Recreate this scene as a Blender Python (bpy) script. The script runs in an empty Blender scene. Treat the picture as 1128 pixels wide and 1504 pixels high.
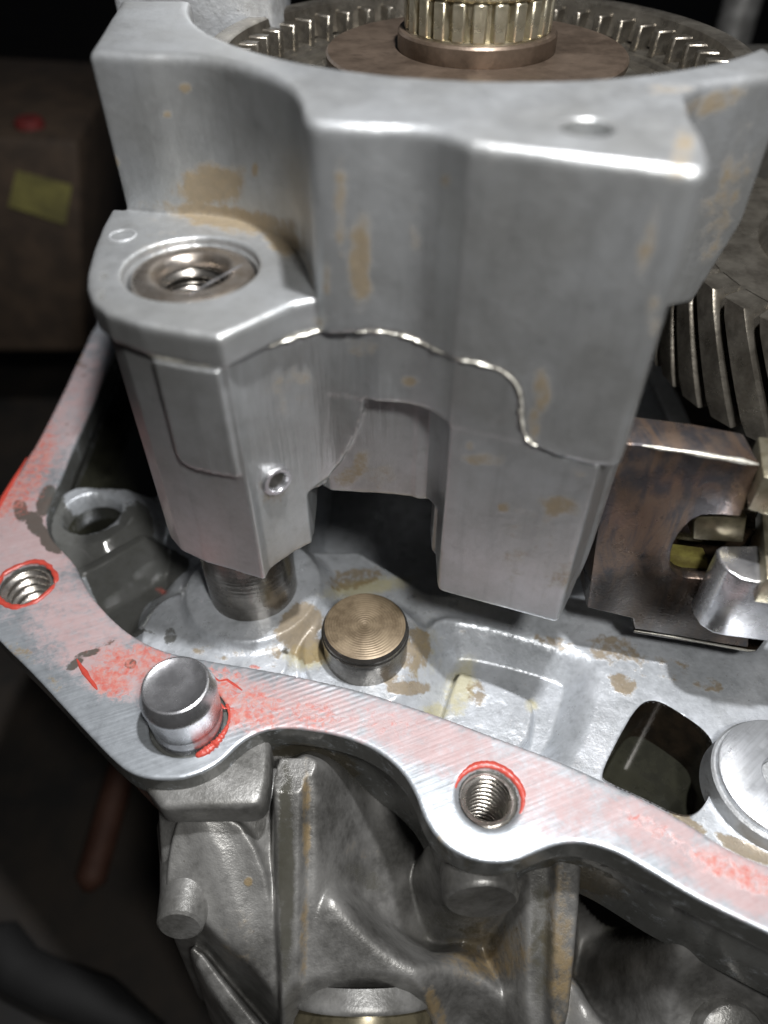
import bpy, math, random
import numpy as np
from mathutils import Vector, Matrix
random.seed(3); np.random.seed(3)
S = 0.01                       # everything below is laid out in centimetres
# ------------------------------------------------------------------ camera
sc = bpy.context.scene
CAMH = 12.0
cam_d = bpy.data.cameras.new("camera"); cam = bpy.data.objects.new("camera", cam_d)
sc.collection.objects.link(cam); sc.camera = cam
cam.location = (0, 0, CAMH*S); cam.rotation_euler = (math.radians(45), 0, 0)
cam_d.sensor_fit = 'VERTICAL'; cam_d.sensor_height = 36.0; cam_d.lens = 26.0
cam_d.clip_start = 0.005; cam_d.clip_end = 20
cam_d.dof.use_dof = True; cam_d.dof.focus_distance = 0.137; cam_d.dof.aperture_fstop = 9.5
# ------------------------------------------------------------------ world
w = bpy.data.worlds.new("World"); sc.world = w; w.use_nodes = True
nt = w.node_tree; bg = nt.nodes['Background']
tc = nt.nodes.new('ShaderNodeTexCoord'); nz = nt.nodes.new('ShaderNodeTexNoise'); rp = nt.nodes.new('ShaderNodeValToRGB')
nz.inputs['Scale'].default_value = 1.6; nz.inputs['Detail'].default_value = 2
nt.links.new(tc.outputs['Generated'], nz.inputs['Vector']); nt.links.new(nz.outputs['Fac'], rp.inputs['Fac'])
rp.color_ramp.elements[0].position = .40; rp.color_ramp.elements[0].color = (.012, .012, .014, 1)
rp.color_ramp.elements[1].position = .66; rp.color_ramp.elements[1].color = (.06, .065, .075, 1)
nt.links.new(rp.outputs['Color'], bg.inputs['Color']); bg.inputs['Strength'].default_value = .35
# ------------------------------------------------------------------ lamps
def area(name, loc, target, size, power, col):
    l = bpy.data.lights.new(name, 'AREA'); l.shape = 'DISK'; l.size = size*S; l.energy = power; l.color = col
    o = bpy.data.objects.new(name, l); sc.collection.objects.link(o); o.location = Vector(loc)*S
    o.rotation_euler = (Vector(target)-Vector(loc)).to_track_quat('-Z', 'Y').to_euler(); return o
area("work_lamp", (3.4, 6.4, 28), (0, 8.0, 0), 1.2, 1.05, (.985, .985, 1.0))
area("fill_light", (14, -26, 38), (0, 8, 2), 20, .02, (.84, .91, 1.0))  # added soft fill, not an actual lamp of the room
area("hand_lamp", (4.4, -4.5, 21), (.0, 9.0, 4), 2.6, .49, (1.0, .985, .96))
sc.view_settings.view_transform = 'Standard'; sc.view_settings.look = 'None'
sc.view_settings.exposure = 0; sc.view_settings.gamma = 1

# ------------------------------------------------------------------ picture <-> place
FP = 1086.0; C45 = math.sqrt(.5)
def ray(px, py):
    u = (px-564)/FP; v = (752-py)/FP
    return u, C45*(1+v), C45*(v-1)
def P(px, py, z=0.0):
    a, b, c = ray(px, py); t = (z-CAMH)/c
    return (a*t, b*t)
def PY(px, py, Y):                     # point on the upright plane y = Y
    a, b, c = ray(px, py); t = Y/b
    return (a*t, Y, CAMH+c*t)
SA, SB = -6.44, .88                    # sloping outer face of the case  z = SA + SB*y
def PS(px, py, off=0.0):
    a, b, c = ray(px, py); t = (SA+off-CAMH)/(c-SB*b)
    return (a*t, b*t)
def proj(V):
    x, y, z = V[:, 0], V[:, 1], V[:, 2]-CAMH
    d = C45*(y-z); up = C45*(y+z)
    return 564+FP*x/d, 752-FP*up/d
def PP(pts, z=0.0): return [P(a, b, z) for a, b in pts]

# ------------------------------------------------------------------ numpy helpers
def hash3(i, j, k):
    n = (i*73856093) ^ (j*19349663) ^ (k*83492791)
    n = (n ^ (n >> 13))*1274126177 & 0x7fffffff
    return (n ^ (n >> 16)) % 65536/65535.0
def vnoise(x, y, z):
    xi, yi, zi = np.floor(x).astype(np.int64), np.floor(y).astype(np.int64), np.floor(z).astype(np.int64)
    fx, fy, fz = x-xi, y-yi, z-zi
    fx, fy, fz = [f*f*(3-2*f) for f in (fx, fy, fz)]
    r = 0
    for a in (0, 1):
        for b in (0, 1):
            for c in (0, 1):
                r = r+hash3(xi+a, yi+b, zi+c)*(fx if a else 1-fx)*(fy if b else 1-fy)*(fz if c else 1-fz)
    return r
def fbm(x, y, z, o=4):
    r = 0; a = .5
    for k in range(o):
        r = r+a*vnoise(x*2**k+17*k, y*2**k+5*k, z*2**k+9*k); a *= .5
    return r/(1-.5**o)
def chaikin(pts, n=2, closed=True):
    p = np.array(pts, float)
    for _ in range(n):
        if closed:
            q = np.roll(p, -1, 0); p = np.stack([.75*p+.25*q, .25*p+.75*q], 1).reshape(-1, 2)
        else:
            a, b = p[:-1], p[1:]; m = np.stack([.75*a+.25*b, .25*a+.75*b], 1).reshape(-1, 2)
            p = np.vstack([p[:1], m, p[-1:]])
    return p
def polysd(X, Y, poly):
    p = np.array(poly, float); shp = X.shape; x = X.ravel(); y = Y.ravel()
    d = np.full(x.shape, 1e9); s = np.zeros(x.shape, bool); n = len(p)
    for i in range(n):
        ax, ay = p[i]; bx, by = p[(i+1) % n]
        ex, ey = bx-ax, by-ay; L = ex*ex+ey*ey+1e-12
        t = np.clip(((x-ax)*ex+(y-ay)*ey)/L, 0, 1)
        d = np.minimum(d, (x-ax-t*ex)**2+(y-ay-t*ey)**2)
        if ay != by:
            c = ((ay > y) != (by > y)) & (x < (bx-ax)*(y-ay)/(by-ay)+ax); s ^= c
    d = np.sqrt(d); return np.where(s, -d, d).reshape(shp)
def smin(a, b, k):
    h = np.clip(.5+.5*(b-a)/k, 0, 1); return b*(1-h)+a*h-k*h*(1-h)
def smax(a, b, k): return -smin(-a, -b, k)
def sstep(a, b, x):
    t = np.clip((x-a)/(b-a), 0, 1); return t*t*(3-2*t)

def surface_nets(F, org, h):
    nx, ny, nz = F.shape
    ins = F < 0
    c = np.zeros((nx-1, ny-1, nz-1), np.int8)
    for a in (0, 1):
        for b in (0, 1):
            for d in (0, 1): c += ins[a:nx-1+a, b:ny-1+b, d:nz-1+d]
    act = (c > 0) & (c < 8); I = np.argwhere(act)
    idx = np.full(act.shape, -1, np.int32); idx[act] = np.arange(len(I))
    i, j, k = I.T
    cor = [(a, b, d) for a in (0, 1) for b in (0, 1) for d in (0, 1)]
    val = {q: F[i+q[0], j+q[1], k+q[2]].astype(np.float64) for q in cor}
    acc = np.zeros((len(I), 3)); cnt = np.zeros(len(I))
    for q in cor:
        for ax in range(3):
            if q[ax] == 0:
                r = list(q); r[ax] = 1; r = tuple(r)
                v0, v1 = val[q], val[r]; m = (v0 < 0) != (v1 < 0)
                t = np.where(m, v0/np.where(m, v0-v1, 1), 0)
                p = np.zeros((len(I), 3)); p[:] = q; p[:, ax] = t
                acc[m] += p[m]; cnt[m] += 1
    V = (I+acc/cnt[:, None])*h+np.array(org)
    Q = []
    for ax in range(3):
        sl0 = [slice(None)]*3; sl1 = [slice(None)]*3; sl0[ax] = slice(0, -1); sl1[ax] = slice(1, None)
        a0 = ins[tuple(sl0)]; a1 = ins[tuple(sl1)]; E = np.argwhere(a0 != a1)
        o1, o2 = [(1, 2), (2, 0), (0, 1)][ax]
        ok = (E[:, o1] > 0) & (E[:, o2] > 0) & (E[:, o1] < F.shape[o1]-1) & (E[:, o2] < F.shape[o2]-1)
        E = E[ok]; fl = a0[tuple(E.T)]
        def g(d1, d2):
            e = E.copy(); e[:, o1] += d1; e[:, o2] += d2; return idx[tuple(e.T)]
        q = np.stack([g(-1, -1), g(0, -1), g(0, 0), g(-1, 0)], 1)
        q[~fl] = q[~fl][:, ::-1]; Q.append(q)
    Q = np.vstack(Q); Q = Q[(Q >= 0).all(1)]
    return V, Q

# ------------------------------------------------------------------ object helpers
COL = sc.collection
def tag(o, label=None, cat=None, group=None, kind=None):
    if label: o['label'] = label
    if cat: o['category'] = cat
    if group: o['group'] = group
    if kind: o['kind'] = kind
    return o
def thing(name, label, cat, loc=(0, 0, 0), group=None):
    o = bpy.data.objects.new(name, None); COL.objects.link(o); o.location = Vector(loc)*S
    o.empty_display_size = .01
    return tag(o, label, cat, group)
def link(name, me, parent=None, smooth=True):
    o = bpy.data.objects.new(name, me); COL.objects.link(o)
    if parent is not None:
        o.parent = parent
        o.matrix_parent_inverse = Matrix.Translation(-Vector(parent.location))
    return o
def npmesh(name, V, Q, mat, parent=None, smooth=True, mask=None):
    me = bpy.data.meshes.new(name); V = np.asarray(V, float)
    Q = np.asarray(Q, np.int32); n = Q.shape[1]
    me.vertices.add(len(V)); me.vertices.foreach_set('co', (V*S).astype(np.float32).ravel())
    me.loops.add(Q.size); me.loops.foreach_set('vertex_index', Q.ravel())
    me.polygons.add(len(Q)); me.polygons.foreach_set('loop_start', np.arange(0, Q.size, n, dtype=np.int32))
    me.polygons.foreach_set('loop_total', np.full(len(Q), n, np.int32))
    me.polygons.foreach_set('use_smooth', np.full(len(Q), smooth))
    if mask is not None:
        at = me.attributes.new('mask', 'FLOAT_COLOR', 'POINT'); at.data.foreach_set('color', mask.astype(np.float32).ravel())
    me.materials.append(mat); me.update(); me.validate()
    return link(name, me, parent)
def pymesh(name, V, F, mat, parent=None, smooth=True, edge=None):
    me = bpy.data.meshes.new(name); me.from_pydata([tuple(c*S for c in v) for v in V], [], F)
    me.materials.append(mat)
    for p in me.polygons: p.use_smooth = smooth
    me.update(); o = link(name, me, parent)
    if smooth:
        try: me.set_sharp_from_angle(angle=math.radians(edge or 35))
        except Exception: pass
    return o
def lathe(name, prof, mat, parent=None, n=96, org=(0, 0, 0), axis=(0, 0, 1), jit=0.0, edge=35):
    V = []; F = []; m = len(prof)
    q = Vector((0, 0, 1)).rotation_difference(Vector(axis).normalized())
    for i in range(n):
        a = 2*math.pi*i/n
        for r, z in prof:
            rr = r*(1+jit*math.sin(3*a+z*5)) if jit else r
            V.append(Vector(org)+q @ Vector((rr*math.cos(a), rr*math.sin(a), z)))
    for i in range(n):
        for k in range(m-1):
            a = i*m+k; b = ((i+1) % n)*m+k
            F.append((a, b, b+1, a+1))
    return pymesh(name, V, F, mat, parent, edge=edge)
def prism(name, poly, z0, z1, mat, parent=None, bev=.03, seg=2):
    import bmesh
    bm = bmesh.new(); bot = [bm.verts.new((x*S, y*S, z0*S)) for x, y in poly]; top = [bm.verts.new((x*S, y*S, z1*S)) for x, y in poly]
    n = len(poly); bm.faces.new(bot[::-1]); bm.faces.new(top)
    for i in range(n): bm.faces.new((bot[i], bot[(i+1) % n], top[(i+1) % n], top[i]))
    bmesh.ops.recalc_face_normals(bm, faces=bm.faces)
    if bev:
        bmesh.ops.bevel(bm, geom=[e for e in bm.edges if e.calc_face_angle(0) > .5], offset=bev*S, segments=seg, affect='EDGES', profile=.5)
    me = bpy.data.meshes.new(name); bm.to_mesh(me); bm.free(); me.materials.append(mat)
    for p in me.polygons: p.use_smooth = True
    o = link(name, me, parent); me.set_sharp_from_angle(angle=math.radians(35)); return o
def hull_box(name, corners, mat, parent=None, bev=.03, seg=2):
    """corners: 4 bottom then 4 top, in cm"""
    import bmesh
    bm = bmesh.new(); v = [bm.verts.new(Vector(c)*S) for c in corners]
    for f in ((3, 2, 1, 0), (4, 5, 6, 7), (0, 1, 5, 4), (1, 2, 6, 5), (2, 3, 7, 6), (3, 0, 4, 7)): bm.faces.new([v[i] for i in f])
    bmesh.ops.recalc_face_normals(bm, faces=bm.faces)
    if bev: bmesh.ops.bevel(bm, geom=bm.edges[:], offset=bev*S, segments=seg, affect='EDGES', profile=.5)
    me = bpy.data.meshes.new(name); bm.to_mesh(me); bm.free(); me.materials.append(mat)
    for p in me.polygons: p.use_smooth = True
    o = link(name, me, parent); me.set_sharp_from_angle(angle=math.radians(35)); return o
def tube(name, path, rad, mat, parent=None, n=8, jit=0.0, flat=1.0):
    V = []; F = []; pts = [Vector(p) for p in path]; m = len(pts)
    for i, p in enumerate(pts):
        d = (pts[min(i+1, m-1)]-pts[max(i-1, 0)]).normalized()
        s = d.cross(Vector((0, 0, 1)));  s = s.normalized() if s.length > 1e-4 else Vector((1, 0, 0)); u = s.cross(d)
        r = rad(i/(m-1)) if callable(rad) else rad
        r *= 1+jit*(random.random()-.5)*2
        if i in (0, m-1): r *= .3
        for k in range(n):
            a = 2*math.pi*k/n; V.append(p+s*math.cos(a)*r+u*math.sin(a)*r*flat)
    for i in range(m-1):
        for k in range(n):
            a = i*n+k; b = i*n+(k+1) % n; F.append((a, b, b+n, a+n))
    F.append(tuple(range(n))[::-1]); F.append(tuple(range((m-1)*n, m*n)))
    return pymesh(name, V, F, mat, parent, edge=60)
def thread(name, cx, cy, z0, z1, r, pitch, amp, mat, parent, n=72, org=None):
    m = int((z1-z0)/pitch*10)+1; V = []; F = []
    for i in range(m):
        z = z0+(z1-z0)*i/(m-1)
        for k in range(n):
            a = 2*math.pi*k/n; ph = (z/pitch-a/(2*math.pi)) % 1.0
            tri = abs(ph-.5)*2; rr = r+amp*(sm(tri)-.5)*2
            V.append((cx+rr*math.cos(a), cy+rr*math.sin(a), z))
    for i in range(m-1):
        for k in range(n):
            a = i*n+k; b = i*n+(k+1) % n; F.append((a, a+n, b+n, b))
    if org: F.append(tuple(range(n)))
    return pymesh(name, V, F, mat, parent, edge=70)
def sm(t): return min(1, max(0, (t-.15)/.7))

# ------------------------------------------------------------------ materials
class NT:
    def __init__(s, name):
        s.m = bpy.data.materials.new(name); s.m.use_nodes = True; s.t = s.m.node_tree
        s.b = s.t.nodes['Principled BSDF']; tc = s.t.nodes.new('ShaderNodeTexCoord')
        mp = s.t.nodes.new('ShaderNodeVectorMath'); mp.operation = 'SCALE'; mp.inputs['Scale'].default_value = 100
        s.t.links.new(tc.outputs['Object'], mp.inputs[0]); s.co = mp.outputs[0]
    def n(s, typ, **kw):
        nd = s.t.nodes.new(typ)
        for k, v in kw.items(): setattr(nd, k, v)
        return nd
    def L(s, a, b): s.t.links.new(a, b)
    def noise(s, scale, detail=4, rough=.55, vec=None, dist=0):
        nd = s.n('ShaderNodeTexNoise'); nd.inputs['Scale'].default_value = scale; nd.inputs['Detail'].default_value = detail
        nd.inputs['Roughness'].default_value = rough; nd.inputs['Distortion'].default_value = dist
        s.L(vec or s.co, nd.inputs['Vector']); return nd.outputs['Fac']
    def math(s, op, a, b=None, c=None, clamp=False):
        nd = s.n('ShaderNodeMath', operation=op); nd.use_clamp = clamp
        for i, v in enumerate((a, b, c)):
            if v is None: continue
            if isinstance(v, (int, float)): nd.inputs[i].default_value = v
            else: s.L(v, nd.inputs[i])
        return nd.outputs[0]
    def ramp(s, f, lo, hi, a=0.0, b=1.0):
        nd = s.n('ShaderNodeMapRange', interpolation_type='SMOOTHSTEP'); s.L(f, nd.inputs[0])
        for i, v in zip((1, 2, 3, 4), (lo, hi, a, b)): nd.inputs[i].default_value = v
        return nd.outputs[0]
    def mix(s, f, a, b):
        nd = s.n('ShaderNodeMix', data_type='RGBA')
        for i, v in ((0, f), (6, a), (7, b)):
            if isinstance(v, (int, float)): nd.inputs[i].default_value = v
            elif isinstance(v, tuple): nd.inputs[i].default_value = (*v, 1)
            else: s.L(v, nd.inputs[i])
        return nd.outputs[2]
    def fin(s, col, rough, metal, hgt=None, bump=.3, dist=.02):
        b = s.b
        for nm, v in (('Base Color', col), ('Roughness', rough), ('Metallic', metal)):
            if isinstance(v, (int, float)): b.inputs[nm].default_value = v
            elif isinstance(v, tuple): b.inputs[nm].default_value = (*v, 1)
            else: s.L(v, b.inputs[nm])
        if hgt is not None:
            bp = s.n('ShaderNodeBump'); bp.inputs['Strength'].default_value = bump; bp.inputs['Distance'].default_value = dist*S
            s.L(hgt, bp.inputs['Height']); s.L(bp.outputs[0], b.inputs['Normal'])
        return s.m

def cast(name, ca, cb, metal=.55, rough=.42, grain=22, bump=.35, masks=False, blotch=.55, lines=None, specks=True, streak=0, soft=.07, mott=1.0, film=((.40, .17, .15), (.40, .30, .295))):
    k = NT(name)
    b1 = k.noise(blotch, 5, .6); b2 = k.noise(3.1, 6, .65); fine = k.noise(grain, 3, .6); mid = k.noise(9, 4, .6)
    col = k.mix(k.ramp(b1, .35, .68), ca, cb)
    col = k.mix(k.ramp(b2, .50, .70, 0, .45*mott), col, tuple(c*.55 for c in ca))
    col = k.mix(k.ramp(mid, .3, .7, 0, .22*mott), col, tuple(min(1, c*1.35) for c in cb))
    rg = k.math('ADD', k.math('MULTIPLY', k.noise(2.3, 4, .6), .30), rough-.15)
    me = metal
    h = k.math('ADD', k.math('MULTIPLY', fine, .6), k.math('MULTIPLY', mid, .9))
    if specks:
        vo = k.n('ShaderNodeTexVoronoi'); vo.inputs['Scale'].default_value = 5.5; k.L(k.co, vo.inputs['Vector'])
        sp = k.ramp(vo.outputs['Distance'], .05, .11, 1, 0)
        sp = k.math('MULTIPLY', sp, k.ramp(k.noise(1.7, 2), .52, .6))
        col = k.mix(k.math('MULTIPLY', sp, .55), col, (.09, .075, .055))
    if streak:
        mp = k.n('ShaderNodeMapping'); mp.inputs['Scale'].default_value = (5, 5, .35); k.L(k.co, mp.inputs['Vector'])
        sk = k.noise(1.3, 4, .6, vec=mp.outputs[0]); dn = k.n('ShaderNodeVectorMath', operation='DISTANCE'); k.L(k.co, dn.inputs[0]); dn.inputs[1].default_value = (-1.1, 8.9, 5.0)
        loc = k.ramp(dn.outputs['Value'], .7, 1.7, 1, 0); h = k.math('ADD', h, k.math('MULTIPLY', k.math('MULTIPLY', k.noise(3.2, 3, .6, vec=mp.outputs[0]), loc), 5.5)); sk = k.math('ADD', sk, k.math('MULTIPLY', k.math('MULTIPLY', loc, k.noise(3.2, 3, .6, vec=mp.outputs[0])), .62))
        col = k.mix(k.ramp(sk, .5, .75, 0, streak), col, tuple(c*.6 for c in ca)); h = k.math('ADD', h, k.math('MULTIPLY', sk, .5))
    if lines:
        mp2 = k.n('ShaderNodeMapping'); mp2.inputs['Rotation'].default_value = lines[0]; k.L(k.co, mp2.inputs['Vector'])
        mp = k.n('ShaderNodeMapping'); mp.inputs['Scale'].default_value = lines[1]; k.L(mp2.outputs[0], mp.inputs['Vector'])
        ln = k.noise(1.0, 2, .5, vec=mp.outputs[0])
        wv = k.n('ShaderNodeTexWave'); wv.inputs['Scale'].default_value = lines[2]; wv.inputs['Distortion'].default_value = 1.0; wv.inputs['Detail'].default_value = 2
        k.L(mp2.outputs[0], wv.inputs['Vector'])
        h = k.math('ADD', k.math('MULTIPLY', h, .35), k.math('ADD', k.math('MULTIPLY', ln, 1.1), k.math('MULTIPLY', k.math('MULTIPLY', wv.outputs['Fac'], lines[3]), k.ramp(k.noise(.45, 3), .42, .66, .04, .8))))
        if len(lines) > 4:
            dn = k.n('ShaderNodeVectorMath', operation='DISTANCE'); k.L(k.co, dn.inputs[0]); dn.inputs[1].default_value = lines[4]
            lf = k.math('MULTIPLY', wv.outputs['Fac'], k.ramp(dn.outputs['Value'], .5, 1.9, .9, 0)); h = k.math('ADD', h, lf); col = k.mix(k.math('MULTIPLY', lf, .4), col, tuple(c*.5 for c in ca))
        col = k.mix(k.ramp(ln, .35, .7, 0, .35), col, tuple(c*.7 for c in ca))
    if masks:
        at = k.n('ShaderNodeAttribute', attribute_name='mask'); se = k.n('ShaderNodeSeparateColor'); k.L(at.outputs['Color'], se.inputs[0])
        br = k.noise(3.2, 8, .72); br2 = k.noise(8.5, 6, .75, dist=.6)
        def fac(ch, n_, soft, amt=.9):
            return k.ramp(k.math('ADD', ch, k.math('MULTIPLY', k.math('SUBTRACT', n_, .5), amt)), .5-soft, .5+soft)
        pink = fac(at.outputs['Alpha'], k.math('ADD', k.math('MULTIPLY', br, .6), k.math('MULTIPLY', br2, .4)), .30, 2.2)
        pc = k.mix(k.noise(5, 5, .7), *film)
        col = k.mix(k.math('MULTIPLY', pink, .66), col, pc)
        me = k.math('MULTIPLY', k.math('SUBTRACT', 1.0, k.math('MULTIPLY', pink, .8)), metal)
        st = fac(se.outputs[0], br, soft, .9 if soft < .1 else 1.3)
        col = k.mix(k.math('MULTIPLY', st, .78), col, k.mix(br2, (.09, .06, .025), (.27, .19, .08)))
        me = k.math('MULTIPLY', me, k.math('SUBTRACT', 1.0, k.math('MULTIPLY', st, .7)))
        oil = fac(se.outputs[2], br, max(.07, soft*.8), .8)  # channel carries oil film and also shade painted on walls and recesses
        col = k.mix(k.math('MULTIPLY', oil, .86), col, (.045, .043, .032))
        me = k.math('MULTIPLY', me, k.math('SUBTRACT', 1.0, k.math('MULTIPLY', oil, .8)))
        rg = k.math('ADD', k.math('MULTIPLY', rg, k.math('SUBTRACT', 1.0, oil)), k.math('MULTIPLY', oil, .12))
        red = k.math('MULTIPLY', fac(se.outputs[1], br2, .20, 1.5), .92)
        col = k.mix(red, col, k.mix(k.ramp(k.noise(6, 5, .7), .35, .65), (.43, .085, .06), (.44, .22, .19)))
        me = k.math('MULTIPLY', me, k.math('SUBTRACT', 1.0, red))
        h = k.math('ADD', k.math('MULTIPLY', h, k.math('SUBTRACT', 1.0, k.math('MULTIPLY', oil, .9))), k.math('MULTIPLY', red, 1.6))
        h = k.math('ADD', h, k.math('MULTIPLY', st, .5))
    return k.fin(col, rg, me, h, bump)

M = {}
M['housing'] = cast('housing_cast_aluminium', (.36, .365, .36), (.46, .475, .485), .72, .37, 34, .30, masks=True, blotch=.5, streak=.22, soft=.20, mott=.45, specks=False)
M['flange'] = cast('machined_flange', (.34, .365, .39), (.46, .49, .52), .60, .37, 30, .22, masks=True, lines=((0, 0, -1.95), (14, .5, 1), 3.1, .13, (*P(440, 1022), 0)), specks=False)
M['floor'] = cast('case_floor_aluminium', (.37, .39, .41), (.54, .565, .60), .40, .31, 20, .5, masks=True, blotch=.8, film=((.30, .25, .06), (.42, .38, .20)))
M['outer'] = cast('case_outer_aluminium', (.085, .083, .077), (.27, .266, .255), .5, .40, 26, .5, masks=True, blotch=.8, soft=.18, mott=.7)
M['steel'] = cast('bright_steel', (.42, .42, .43), (.58, .58, .60), .9, .26, 40, .12, blotch=1.2, specks=False)
M['rod'] = cast('rod_steel', (.15, .14, .125), (.27, .255, .235), .9, .25, 6, .25, lines=((0, 0, 0), (.3, .3, 14), 0.01, 0), specks=False)
M['insert'] = cast('insert_steel', (.26, .215, .17), (.42, .385, .35), .9, .30, 14, .2, specks=False, blotch=1.6)
M['bronze'] = cast('heat_tinted_steel', (.30, .22, .15), (.46, .38, .30), .9, .28, 14, .2, specks=False, blotch=1.6)
M['gear'] = cast('oiled_gear_steel', (.11, .098, .08), (.24, .22, .185), .8, .30, 14, .3, specks=False, blotch=1.5)
M['gold'] = cast('yellowed_steel', (.30, .26, .17), (.52, .48, .37), .85, .3, 16, .3, specks=False, blotch=2)
M['disc'] = cast('brown_disc', (.085, .062, .045), (.16, .12, .09), .6, .36, 20, .2, blotch=1.0)
M['washer'] = cast('washer_steel', (.50, .52, .54), (.62, .64, .67), .75, .33, 40, .22, lines=((0, 0, .9), (16, .5, 1), 7, .2), specks=False)
M['thread'] = cast('thread_metal', (.40, .37, .33), (.60, .57, .53), .85, .25, 18, .2, specks=False, blotch=2)
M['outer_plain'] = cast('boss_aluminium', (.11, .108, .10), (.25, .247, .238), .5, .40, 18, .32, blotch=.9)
M['housing_plain'] = cast('block_aluminium', (.34, .345, .345), (.46, .475, .49), .60, .45, 20, .5, blotch=1.2)
M['darkcast'] = cast('dark_casting', (.035, .034, .03), (.075, .07, .06), .3, .5, 12, .5)

def plain(name, c, rough=.5, metal=0, c2=None, sc_=4, bump=.2, lo=.35, hi=.65):
    k = NT(name); n = k.noise(sc_, 6, .65)
    return k.fin(k.mix(k.ramp(n, lo, hi), c, c2 or tuple(x*.6 for x in c)), rough, metal, n, bump)
M['seal'] = plain('red_sealant', (.42, .06, .042), .32, 0, (.38, .05, .035), 9, .4)
M['oil'] = plain('dark_oil', (.020, .020, .014), .06, 0, (.012, .012, .009), 1.5, .03)
M['bench'] = plain('greasy_bench', (.022, .016, .011), .75, 0, (.006, .0055, .005), .22, .4)
M['card'] = plain('brown_card', (.05, .032, .019), .8, 0, (.028, .018, .011), .8, .2)
M['label'] = plain('yellow_label', (.17, .155, .045), .8, 0, (.10, .09, .03), 1, .1)
M['rust'] = plain('rusty_rod', (.05, .018, .01), .7, .2, (.07, .03, .018), 1, .2)
M['rubber'] = plain('black_rubber', (.005, .005, .005), .8, 0, None, 1, .1)
M['redp'] = plain('red_plastic', (.13, .012, .01), .7)
M['flash'] = plain('bright_flash_glint', (.66, .645, .58), .33, .55, (.46, .44, .38), 12, .3)
M['black_gloss'] = plain('oily_steel_and_shade', (.035, .024, .015), .22, .3, (.015, .011, .008), 2.5, .1)
M['dim_gold'] = plain('dim_olive_steel', (.16, .14, .09), .3, .6, (.08, .07, .045), 3, .1)
M['yellowed'] = plain('yellow_green_film', (.20, .18, .05), .3, .2, (.12, .10, .03), 4, .2)

# bracket: heat blued brown steel
k = NT('heat_tinted_bracket')
mp = k.n('ShaderNodeMapping'); mp.inputs['Rotation'].default_value = (0, .5, 0); mp.inputs['Scale'].default_value = (2.6, 1, .7); k.L(k.co, mp.inputs['Vector'])
n1 = k.noise(.9, 6, .65, vec=mp.outputs[0], dist=1.2); n2 = k.noise(1.6, 5, .6); n3 = k.noise(18, 3)
c = k.mix(k.ramp(n1, .40, .62), (.16, .112, .084), (.075, .070, .074)); c = k.mix(k.ramp(n2, .55, .7, 0, .6), c, (.17, .125, .095))
c = k.mix(k.ramp(k.noise(7, 6, .7), .58, .66, 0, .4), c, (.03, .025, .02))
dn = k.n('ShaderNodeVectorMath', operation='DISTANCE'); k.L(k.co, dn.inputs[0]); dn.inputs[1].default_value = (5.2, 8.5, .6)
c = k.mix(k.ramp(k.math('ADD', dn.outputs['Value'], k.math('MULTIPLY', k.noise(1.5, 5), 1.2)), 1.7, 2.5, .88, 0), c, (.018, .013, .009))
M['bracket'] = k.fin(c, k.ramp(n2, .3, .7, .22, .42), .75, k.math('ADD', n3, k.math('MULTIPLY', n1, 1.0)), .3)
# turned top of the plug: concentric tool marks
k = NT('turned_brown_top')
vd = k.n('ShaderNodeVectorMath', operation='LENGTH'); sx = k.n('ShaderNodeVectorMath', operation='MULTIPLY'); sx.inputs[1].default_value = (1, 1, 0)
k.L(k.co, sx.inputs[0]); k.L(sx.outputs[0], vd.inputs[0])
wob = k.math('ADD', k.math('MULTIPLY', vd.outputs['Value'], 118), k.math('MULTIPLY', k.noise(2.5, 2), 2.2))
rg_ = k.math('ADD', k.math('MULTIPLY', k.math('SINE', wob), .5), .5)
c = k.mix(k.ramp(k.noise(2.2, 6, .7), .35, .65), (.11, .08, .048), (.22, .17, .11)); c = k.mix(k.math('MULTIPLY', rg_, .25), c, (.12, .085, .05))
M['turned'] = k.fin(c, .45, .45, rg_, .3, .010)

# ------------------------------------------------------------------ masks in numpy
def blobs(px, py, L):
    r = np.zeros_like(px)
    for b in L:
        cx, cy, rx, ry = b[:4]; an = math.radians(b[4]) if len(b) > 4 else 0; amp = b[5] if len(b) > 5 else 1
        dx, dy = px-cx, py-cy; a = dx*math.cos(an)+dy*math.sin(an); c_ = -dx*math.sin(an)+dy*math.cos(an)
        d = np.sqrt((a/rx)**2+(c_/ry)**2); r = np.maximum(r, amp*np.clip(1.5-d, 0, 1))
    return r
def masks(V, stain=(), red=(), oil=(), pink=()):
    px, py = proj(V); return np.stack([blobs(px, py, stain), blobs(px, py, red), blobs(px, py, oil), blobs(px, py, pink)], 1)

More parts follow.
